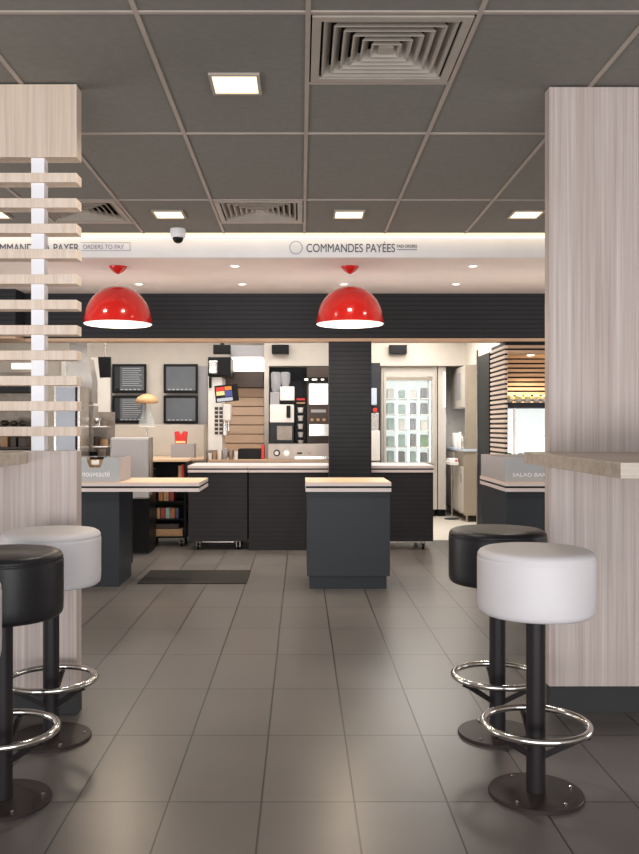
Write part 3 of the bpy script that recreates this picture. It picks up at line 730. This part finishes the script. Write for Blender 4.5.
for px in (224.5, 228.5):
    bm = bmesh.new(); l = t.location; tube(bm, (X(px,d)-l.x, -.17, Zh(421,d)-l.z), (X(px,d)-l.x, -.17, Zh(431,d)-l.z), .008); obj('nozzle', bm, 'chrome', t, smooth=True)
boxes('drip_tray', 'steeldk', t, [(X(208,d), X(226,d), d-.12, d+.02, .8605, Zh(450,d))], .004)
# colourful menu screen
bm = bmesh.new(); bx(bm, -.125, .125, 0, .03, -.095, .09); cs = obj('menu_screen', bm, 'black', t, .006)
cs['label'] = 'small black screen with red, yellow and blue blocks'
cs.location = Vector((X(226.5,9.28), 9.28, Zh(393,9.28))) - t.location; cs.rotation_euler = (0, math.radians(-6), 0)
for a, b, c_, e_, m in ((-.11,-.02,.03,.07,'redplas'),(-.015,.06,.03,.07,'orange'),(-.11,-.02,-.02,.025,'yellow'),(-.015,.06,-.04,.025,'blue'),(-.11,.06,-.085,-.05,'lightblue')):
    bm = bmesh.new(); bx(bm, a, b, -.003, -.0005, c_, e_); obj('colour_block', bm, m, cs)
bm = bmesh.new(); bx(bm, -.12,-.06, .03, .19, -.02, .02); obj('screen_arm', bm, 'black', cs)
# cups and jars in front of the drinks machine
for px, r, h, m, lb in ((210,.022,.07,'milk','white cup at left foot of the drinks machine'),(214.5,.024,.085,'cardb','brown cup at the foot of the drinks machine'),(219.5,.026,.10,'milk','taller white cup at the foot of the drinks machine'),(225,.028,.12,'hopper','grey beaker right of the white cups'),(231,.028,.10,'steeldk','steel beaker near the black counter tray'),(236,.022,.09,'milk','pale cup right of the steel beaker')):
    bm = bmesh.new(); lathe(bm, [(r*.75,0),(r,h),(r*.93,h),(r*.7,.004),(0,.004)], 18); o = obj('drinking_cup', bm, m, None, smooth=True); o.location = (X(px,9.29), 9.292, .8605); tag(o, lb, 'cup', 'cups below the drinks machine')
o = tag(boxes('counter_tray', 'black', None, [(X(238,9.4), X(261,9.4), 9.4, 9.75, .8605, Zh(449,9.4))], .005), 'black box on the counter below the slatted panel', 'tray')
o = tag(boxes('red_holder', 'redplas', None, [(X(261.3,9.4), X(264,9.4), 9.4, 9.6, .8605, Zh(445,9.4))], .003), 'narrow red holder at the right end of the black box', 'holder')

# ------------------------------------------------------------------ coffee alcove
D = 9.6
t = thing('alcove_backing', 'dark grey recess panel behind the coffee machines', 'wall panel', (X(298,10.2), 10.2, 1.0))
boxes('panel', 'dark', t, [(X(269,10.2), X(330,10.2), 10.2, 10.24, .8605, Zh(366,9.9))])
t = thing('control_counter', 'stainless control panel with two round dials', 'control panel', (X(298,9.3), 9.4, .8605))
boxes('panel', 'panelsteel', t, [(X(268,9.3), X(329,9.3), 9.32, 9.55, .8605, Zh(444,9.3))], .004)
for px, mm in ((276.7,'black'),(286.5,'milk')):
    bm = bmesh.new(); l = t.location
    for rr, yy, m_ in ((.036,-.006,mm),):
        tube(bm, (X(px,9.3)-l.x, 9.32-l.y, Zh(453,9.3)-l.z), (X(px,9.3)-l.x, 9.31-l.y, Zh(453,9.3)-l.z), rr, 28)
    dl = obj('dial', bm, mm, t)
    bm = bmesh.new(); tube(bm, (X(px,9.3)-l.x, 9.31-l.y, Zh(453,9.3)-l.z), (X(px,9.3)-l.x, 9.306-l.y, Zh(453,9.3)-l.z), .022, 24); obj('dial_face', bm, 'milk' if mm == 'black' else 'steel', dl)
boxes('indicator', 'black', t, [(X(297,9.3), X(302,9.3), 9.316, 9.32, Zh(454,9.3), Zh(452.5,9.3))]); boxes('indicator', 'cardb', t, [(X(308,9.3), X(311,9.3), 9.316, 9.32, Zh(454,9.3), Zh(452.5,9.3))])
boxes('lower_rail', 'chrome', t, [(X(295,9.3), X(329,9.3), 9.30, 9.32, Zh(459,9.3), Zh(456.5,9.3))])
# white coffee machine
t = thing('coffee_machine', 'white coffee machine with clear hoppers on dark base', 'coffee machine', (X(282,D), D+.2, Zh(444,9.3)))
zc = Zh(444,9.3)
boxes('lower_base', 'dark', t, [(X(269.5,D), X(294,D), D, D+.45, .8605, Zh(422.5,D))], .005)
boxes('base_door', 'steeldk', t, [(X(277,D), X(292,D), D-.004, D-.0005, Zh(440,D), Zh(426,D))]) 
boxes('body', 'milk', t, [(X(269.8,D), X(294,D), D+.0, D+.42, Zh(422.5,D), Zh(404.5,D))], .006)
boxes('spout', 'black', t, [(X(286.5,D), X(290.5,D), D-.03, D, Zh(418,D), Zh(405.5,D))], .008)
boxes('neck', 'black', t, [(X(281,D), X(293,D), D+.05, D+.35, Zh(404.5,D), Zh(400.5,D))])
boxes('upper_body', 'milk', t, [(X(280,D), X(294.5,D), D, D+.4, Zh(400.5,D), Zh(386.5,D))], .01)
boxes('side_unit', 'greyd', t, [(X(270,D), X(279.6,D), D+.05, D+.35, Zh(404.5,D), Zh(392,D))], .006)
for px in (275.5, 285):
    bm = bmesh.new(); l = t.location
    z0_, z1_ = (Zh(392,D) if px < 280 else Zh(386.5,D)), Zh(371,D)
    lathe(bm, [(.035, z0_-l.z), (.055, z0_+.06-l.z), (.06, z1_-.015-l.z), (.045, z1_-l.z)], 20, (X(px,D)-l.x, .0, 0)); obj('hopper', bm, 'hopper', t, smooth=True)
# cup stacks
t = thing('cup_dispenser', 'black rack holding a column of white cup stacks', 'cup rack', (X(300.5,D), D+.2, zc))
boxes('frame', 'black', t, [(X(295.3,D), X(306,D), D+.12, D+.3, .8605, Zh(398,D))])
boxes('top_sign', 'redplas', t, [(X(296.5,D), X(305,D), D+.1, D+.12, Zh(400,D), Zh(398,D))])
boxes('top_tray', 'cardb', t, [(X(296.5,D), X(305,D), D+.05, D+.12, Zh(403.5,D), Zh(402,D))])
names = ('topmost','second from the top','third from the top','fourth from the top','lowest')
for i in range(5):
    py = 407.3+i*8.2; l = t.location
    boxes('shelf', 'dark', t, [(X(295.6,D), X(305.7,D), D+.0, D+.12, Zh(py+5.9,D), Zh(py+5.3,D))])
    bm = bmesh.new(); r0 = .033
    lathe(bm, [(r0*.75, 0), (r0, .052), (r0*1.08, .053), (r0*1.08, .057), (r0*.9, .057), (r0*.68, .006), (0, .006)], 20)
    o = obj('paper_cup', bm, 'milk', None, smooth=True); o.location = (X(300.5,D), D+.06, Zh(py+5.3,D)+.0005); tag(o, 'white paper cup in the black rack, %s' % names[i], 'cup', 'white cups in the black rack')
# right machine
t = thing('vending_unit', 'brown and steel dispenser with lit white front panel', 'dispenser', (X(318,D), D+.2, zc))
boxes('body', 'darkbrown', t, [(X(307,D), X(330,D), D+.02, D+.35, .8605, Zh(367,D))], .004)
boxes('top_rail', 'black', t, [(X(303.5,D), X(328,D), D-.02, D+.02, Zh(382,D), Zh(377.5,D))])
boxes('rail_lamp', 'tube', t, [(X(304.5,D), X(308,D), D-.025, D-.02, Zh(380.5,D), Zh(378.8,D)), (X(312,D), X(317,D), D-.025, D-.02, Zh(380.3,D), Zh(379,D)), (X(321,D), X(324,D), D-.025, D-.02, Zh(380.3,D), Zh(379,D))])
boxes('lit_panel', 'bright', t, [(X(309,D), X(328,D), D, D+.02, Zh(404.5,D), Zh(383.5,D))], .008)
boxes('label_strip', 'greyd', t, [(X(311,D), X(326,D), D+.016, D+.02, Zh(412.5,D), Zh(409.5,D))])
boxes('knob_row', 'cardb', t, [(X(p,D), X(p+3,D), D+.01, D+.02, Zh(421,D), Zh(418.5,D)) for p in (310.5, 316.5, 322.5)])
boxes('steel_front', 'steel', t, [(X(309,D), X(328.5,D), D-.01, D+.02, Zh(436,D), Zh(424,D))], .004)

# ------------------------------------------------------------------ right: glass-door fridge
d = 11.6
t = thing('glass_door_fridge', 'tall cream fridge with bright glass door and stocked shelves', 'fridge', (X(409,d), d+.3, 0))
x0, x1 = X(381.5,d), X(437,d); gx0, gx1 = X(385.8,d), X(432,d); gz0, gz1 = Zh(462,d), Zh(377,d)
boxes('casing', 'creamlam', t, [(x0, x0+.03, d, d+.7, .1, 2.03), (x1-.03, x1, d, d+.7, .1, 2.03), (x0+.03, x1-.03, d, d+.7, 1.93, 2.03), (x0+.03, x1-.03, d, d+.7, .1, gz0-.02)])
boxes('plinth', 'black', t, [(x0+.02, x1-.02, d+.04, d+.66, 0, .1)])
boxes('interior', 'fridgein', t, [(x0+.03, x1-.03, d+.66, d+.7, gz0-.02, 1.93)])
dr = boxes('door', 'creamlam', t, [(x0+.03, gx0, d-.03, d-.002, gz0-.02, 1.96), (gx1, x1-.03, d-.03, d-.002, gz0-.02, 1.96), (gx0, gx1, d-.03, d-.002, gz1, 1.96), (gx0, gx1, d-.03, d-.002, gz0-.02, gz0)])
sub(boxes('door_glass', 'glassd', t, [(gx0, gx1, d-.02, d-.012, gz0, gz1)]), dr)
sub(boxes('header_strip', 'beige', t, [(X(386,d), X(432,d), d-.034, d-.0305, Zh(380.5,d), Zh(377.5,d))]), dr)
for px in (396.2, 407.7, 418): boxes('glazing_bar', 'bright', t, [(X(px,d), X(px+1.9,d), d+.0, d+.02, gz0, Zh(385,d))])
boxes('shelf_lamp', 'tube', t, [(gx1-.03, gx1-.01, d+.03, d+.06, gz0, gz1-.05)])
shz = [Zh(p,d) for p in (398, 414, 430, 447, 462)]
for z in shz[:-1]: boxes('shelf', 'milk', t, [(x0+.031, x1-.031, d+.08, d+.65, z-.012, z)])
gm = ['teal','purple','milk','purple','green','purple','teal','purple','cardb','green','teal','teal','dark','teal','dark']
i = 0; k = 0
colw = ('far left','left','right','far right')
for ri, z in enumerate([Zh(398,d), Zh(414,d), Zh(430,d), Zh(447,d), gz0-.02]):
    for ci, px in enumerate((391, 402, 413, 424.5)):
        hgt = (.15, .17, .17, .18, .17)[ri]*random.uniform(.75,1.0)
        m = [['milk','teal','milk','purple'],['teal','teal','purple','purple'],['teal','milk','purple','milk'],['teal','teal','darkbrown','green'],['teal','dark','teal','dark']][ri][ci]
        o = boxes('stacked_carton', m, None, [(X(px-3.9+random.uniform(0,.8),d+.2), X(px+3.6-random.uniform(0,.8),d+.2), d+.2, d+.4, z+.0005, z+hgt)], .012)
        tag(o, '%s goods in the glass-door fridge, %s shelf, %s column' % ({'teal':'pale green','purple':'grey','milk':'white','green':'green','darkbrown':'brown','dark':'dark'}[m], ('topmost','second','middle','fourth','lowest')[ri], colw[ci]), 'carton', 'goods in the glass-door fridge')
# small items left of the fridge (behind the column)
t = thing('wall_dispenser', 'narrow white and grey dispenser with red button beside the column', 'dispenser', (X(375,10.9), 10.95, 0))
boxes('back_panel', 'dark', t, [(X(371,10.9), X(381,10.9), 11.0, 11.05, 0, 2.03)])
boxes('paper_unit', 'lightblue', t, [(X(370,10.9), X(377,10.9), 10.92, 11.0, Zh(405,10.9), Zh(388,10.9))], .008)
boxes('red_button', 'redplas', t, [(X(373,10.9), X(377,10.9), 10.90, 10.92, Zh(412,10.9), Zh(408,10.9))], .006)
boxes('steel_body', 'steel', t, [(X(370,10.9), X(379,10.9), 10.93, 11.0, Zh(430,10.9), Zh(413,10.9))], .004)
boxes('white_body', 'milk', t, [(X(370,10.9), X(380,10.9), 10.90, 11.0, Zh(461,10.9), Zh(430.5,10.9))], .01)
boxes('white_body', 'milk', t, [(X(370,10.9), X(380,10.9), 10.92, 11.0, 0, Zh(462,10.9))], .004)
# cream side panel next to fridge
t = thing('tall_cupboard', 'narrow cream tall cupboard right of the glass-door fridge', 'cupboard', (X(442,11.6), 11.9, 0))
boxes('door', 'creamlam', t, [(X(438,11.6), X(446,11.6), 11.6, 11.62, .1, 2.03)], .002)
boxes('casing', 'creamlam', t, [(X(438,11.6), X(446,11.6), 11.62, 12.39, .1, 2.029)])
boxes('plinth', 'black', t, [(X(438,11.6), X(446,11.6), 11.66, 12.39, 0, .1)])
boxes('edge_lamp', 'tube', t, [(X(444.2,11.55), X(445.8,11.55), 11.58, 11.599, Zh(407,11.55), Zh(372,11.55))])
# right service side
t = thing('wall_cupboard', 'cream wall cupboard with grey window, above the side counter', 'cupboard', (2.2, 11.5, 1.5))
boxes('casing', 'creamlam', t, [(2.10, 2.355, 11.05, 12.05, Zh(407,11.05), 2.0)], .003)
boxes('door_window', 'greyd', t, [(2.095, 2.10, 11.30, 11.62, Zh(399,11.4), Zh(373,11.4))])
t = thing('side_counter', 'beige side counter with pale top and metal feet', 'counter', (2.2, 11.5, 0))
boxes('body', 'beige', t, [(2.07, 2.355, 10.9, 12.25, .09, .90)], .003)
for y0_, y1_ in ((10.95, 11.55), (11.58, 12.2)):
    dr = boxes('door', 'creamlam', t, [(2.055, 2.07, y0_, y1_, .12, .88 if y0_ > 11 else .7)], .002)
    sub(boxes('handle', 'chrome', t, [(2.04, 2.055, y0_+.05, y0_+.07, .5, .62)]), dr)
boxes('worktop', 'lightblue', t, [(2.04, 2.355, 10.88, 12.27, .90, .93)], .003)
for x, y in ((2.12, 11.0), (2.3, 11.0), (2.12, 12.1), (2.3, 12.1)):
    bm = bmesh.new(); lathe(bm, [(.022, 0), (.022, .01), (.014, .02), (.014, .09)], 16, (x-2.2, y-11.5, 0)); obj('foot', bm, 'chrome', t, smooth=True)
bm = bmesh.new(); lathe(bm, [(.035,0),(.045,.02),(.045,.14),(.02,.17),(.02,.21),(0,.215)], 20); o = obj('white_jug', bm, 'milk', None, smooth=True); o.location = (2.08, 11.25, .9305); tag(o, 'white jug on the side counter under the wall cupboard', 'jug')
bm = bmesh.new(); lathe(bm, [(.03,0),(.05,.05),(.055,.2),(.05,.2),(.045,.05),(0,.01)], 20); o = obj('white_container', bm, 'milk', None, smooth=True); o.location = (2.12, 11.75, .9305); tag(o, 'white open container behind the jug on the side counter', 'container')
bm = bmesh.new(); lathe(bm, [(.025,0),(.025,.12),(.01,.15),(.01,.17),(0,.17)], 16); o = obj('steel_bottle', bm, 'steel', None, smooth=True); o.location = (2.06, 10.95, .9305); tag(o, 'steel bottle at the front of the side counter', 'bottle')
# paper tray in front of the side counter
o = tag(boxes('tall_board', 'beige', None, [(2.10, 2.355, 10.93, 11.03, .9305, 2.0)]), 'tall beige end panel between the wall cupboard and black panel', 'panel')
o = tag(boxes('splash_board', 'lightblue', None, [(2.335, 2.355, 11.06, 12.2, .9305, 1.42)]), 'pale blue-grey board on the wall behind the side counter', 'panel')
t = thing('paper_tray', 'white tray of folded papers on a slim metal stand', 'tray', (2.0, 11.3, 0))
boxes('tray', 'milk', t, [(1.92, 2.035, 11.1, 11.5, .72, .76)], .004)
boxes('paper_stack', 'txtw', t, [(1.93, 2.03, 11.12, 11.42, .76, .80)], .004)
boxes('red_label', 'redplas', t, [(1.99, 2.02, 11.115, 11.12, .765, .79)])
bm = bmesh.new(); tube(bm, (-.02, 0, .012), (-.02, 0, .72), .008); obj('stand_pole', bm, 'chrome', t); bm = bmesh.new(); lathe(bm, [(.10,0),(.10,.012)], 24, (-.02,0,0)); obj('stand_base', bm, 'dark', t)
# black ribbed side panel with steel rod
t = thing('side_screen', 'tall black panel beside the slatted salad bar', 'screen', (2.0, 9.2, 0))
boxes('panel', 'blackline', t, [(1.95, 2.4, 8.92, 9.50, 0, 1.985)])
bm = bmesh.new(); tube(bm, (1.95-2.0, 9.52-9.2, 0), (1.95-2.0, 9.52-9.2, 2.06), .012); obj('rod', bm, 'steel', t)

# ------------------------------------------------------------------ salad bar (slat clad)
t = thing('slat_enclosure', 'slatted light wood enclosure around the lit salad bar', 'enclosure', (2.5, 8.6, 0))
ex, ey0, ey1 = 1.955, 8.27, 8.90
boxes('backing', 'blackline', t, [(ex+.012, ex+.03, ey0+.012, ey1, 0, 2.03), (ex+.03, 3.4, ey1-.03, ey1, 0, 2.03), (ex+.03, 3.4, ey0+.02, ey1-.03, 1.94, 1.95), (ex+.03, 3.4, ey0+.018, ey0+.03, 1.93, 2.03)])
l = t.location
bm = bmesh.new(); z = .02
while z < 2.0:
    bx(bm, ex-l.x, ex+.012-l.x, ey0-l.y, ey1-l.y, z, z+.027); bx(bm, ex+.012-l.x, ex+.03-l.x, ey0-l.y, ey0+.012-l.y, z, z+.027); z += .0475
obj('side_slats', bm, 'woodS', t)
bm = bmesh.new(); z = .02
while z < 2.0:
    if z > 1.9: bx(bm, ex+.03-l.x, 3.4-l.x, ey0-l.y, ey0+.018-l.y, z, z+.029)
    bx(bm, ex+.031-l.x, 3.4-l.x, ey1-.05-l.y, ey1-.03-l.y, z, z+.030); z += .0475
obj('rear_slats', bm, 'slatwood', t)
boxes('niche_ceiling', 'slatwood', t, [(ex+.031, 3.4, ey0+.019, ey1-.05, 1.917, 1.929)])
t = thing('downlight', 'small round spotlight in the ceiling of the salad bar niche', 'downlight', (X(530.5,8.45), 8.45, 1.9165))
bm = bmesh.new(); lathe(bm, [(0,-.006),(.03,-.006),(.036,-.001)], 20); obj('lens', bm, 'spot', t)
la = bpy.data.lights.new('niche_lamp', 'SPOT'); la.energy = 48; la.spot_size = math.radians(130); la.spot_blend = .7; la.color = (1,.80,.52); la.shadow_soft_size = .03
lo = bpy.data.objects.new('niche_lamp', la); COL.objects.link(lo); lo.location = (X(532,8.45), 8.5, 1.90)
la = bpy.data.lights.new('niche_lamp', 'AREA'); la.energy = 2.2; la.size = .8; la.size_y = .08; la.shape = 'RECTANGLE'; la.color = (1,.80,.50)
lo = bpy.data.objects.new('niche_lamp', la); COL.objects.link(lo); lo.location = (2.4, 8.74, 1.47); lo.rotation_euler = (math.radians(165), 0, 0)
d = 8.32
x0 = ex+.034
t = thing('display_case', 'brightly lit glass display case inside the slatted niche', 'display case', (2.6, 8.5, 0))
boxes('base_cabinet', 'navy', t, [(x0, 3.3, d, 8.78, 0, .86)])
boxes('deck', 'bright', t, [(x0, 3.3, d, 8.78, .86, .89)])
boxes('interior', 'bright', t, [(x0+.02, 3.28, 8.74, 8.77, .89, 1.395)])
boxes('front_glass', 'glass', t, [(X(515.5,d), 3.3, d+.003, d+.009, .89, 1.395)]); boxes('side_glass', 'glass', t, [(x0, x0+.006, d+.013, 8.739, .89, 1.395)])
for a in ((X(513.7,d), X(515.4,d), d, d+.02), (x0, x0+.012, d, d+.012), (x0, x0+.012, 8.74, 8.77)): boxes('frame', 'steel', t, [a+(.89, 1.395)])
boxes('glass_shelf', 'glass', t, [(x0+.02, 3.28, d+.08, 8.73, 1.12, 1.128)])
boxes('top', 'dark', t, [(x0, 3.3, d, 8.78, 1.395, Zh(402.5,d))], .003)
for k, px in enumerate((509.5, 518.5, 527.5, 536.5, 545)):
    w_ = ('at the left end','second from the left','in the middle','fourth from the left','nearest the right wooden panel')[k]
    t = thing('food_bowl', 'pale bowl of yellow food on the lit display case, %s' % w_, 'bowl', (X(px,d+.10), d+.10, Zh(402.5,d)+.0005), 'bowls of food on top of the display case')
    bm = bmesh.new(); lathe(bm, [(.024,0),(.043,.035),(.040,.035),(0,.012)], 20); obj('bowl', bm, 'milk', t, smooth=True)
    bm = bmesh.new(); blob(bm, (0,0,.044), .040, .040, .036, k, .2); obj('food', bm, 'yellow', t, smooth='all')
for k, (px, m) in enumerate(((509.5,'green'),(521,'teal'),(531,'milk'),(539,'cardb'))):
    t = thing('salad_tub', '%s tub inside the glass display case, %s' % ({'green':'green salad','teal':'pale green','milk':'white','cardb':'brown'}[m], ('left end','second from left','third from left','right end')[k]), 'tub', (X(px,d+.18), d+.18, .8905), 'tubs inside the display case')
    bm = bmesh.new(); lathe(bm, [(.03,0),(.04,.05),(.037,.05),(0,.03)], 20); obj('tub', bm, 'glass', t, smooth=True)
    bm = bmesh.new(); blob(bm, (0,0,.046), .033, .033, .022, k+20, .15); obj('contents', bm, m, t, smooth='all')

# ------------------------------------------------------------------ lights
def area(x, y, z, sx, sy, e, col, rot=(0,0,0)):
    la = bpy.data.lights.new('room_light', 'AREA'); la.shape = 'RECTANGLE'; la.size = sx; la.size_y = sy; la.energy = e; la.color = col
    lo = bpy.data.objects.new('room_light', la); COL.objects.link(lo); lo.location = (x, y, z); lo.rotation_euler = rot
area(-2.0, 9.4, SOF-.02, 2.5, .9, 42, (1,.95,.88))
area(-.2, 9.0, SOF-.02, 2.4, .6, 34, (1,.95,.88))
area(1.35, 10.5, SOF-.02, .9, 1.6, 30, (1,.96,.90))
area(1.70, 10.0, SOF-.02, .3, .9, 26, (1,.97,.92))
area(2.2, 11.6, Zh(407,11.05)-.01, .15, .7, 3.5, (1,.97,.92))  # added fill under the wall cupboard, brightens the dark wall behind
area(.2, 7.4, 1.95, 5.5, .5, 7.5, (1,.93,.86), (math.radians(180), 0, 0))     # added fill lamp without a fitting, brightens the soffit from below
# shop-front daylight behind the viewer; added low lamp aimed up to brighten ceiling and soffit
area(0, -2.8, 1.6, 8, 2.0, 150, (.95,.97,1), (math.radians(90), 0, 0))
area(0, -2.6, .35, 8, .9, 210, (1,.97,.94), (math.radians(122), 0, 0))
# added side lamps for daylight left and right of the dining area
area(-4.5, 4.4, .9, 3.2, 1.2, 110, (1,.97,.94), (math.radians(118), 0, math.radians(-90)))
area(4.5, 4.8, .9, 3.2, 1.2, 60, (1,.97,.94), (math.radians(118), 0, math.radians(90)))
w = bpy.data.worlds.new('world'); bpy.context.scene.world = w; w.use_nodes = True
w.node_tree.nodes['Background'].inputs[0].default_value = (.9, .94, 1, 1); w.node_tree.nodes['Background'].inputs[1].default_value = 1.0

# ------------------------------------------------------------------ camera
cam = bpy.data.cameras.new('camera'); co = bpy.data.objects.new('camera', cam); COL.objects.link(co)
co.location = (0, 0, H); co.rotation_euler = (PI/2, 0, 0)
cam.sensor_fit = 'AUTO'; cam.sensor_width = 36; cam.lens = F/854*36; cam.shift_x = (319.5-CX)/854; cam.shift_y = 0
cam.clip_start = .05
bpy.context.scene.camera = co
sc = bpy.context.scene
sc.view_settings.view_transform = 'Standard'; sc.view_settings.look = 'None'; sc.view_settings.exposure = 0; sc.view_settings.gamma = 1
sc.cycles.max_bounces = 8; sc.cycles.diffuse_bounces = 4; sc.cycles.use_denoising = True
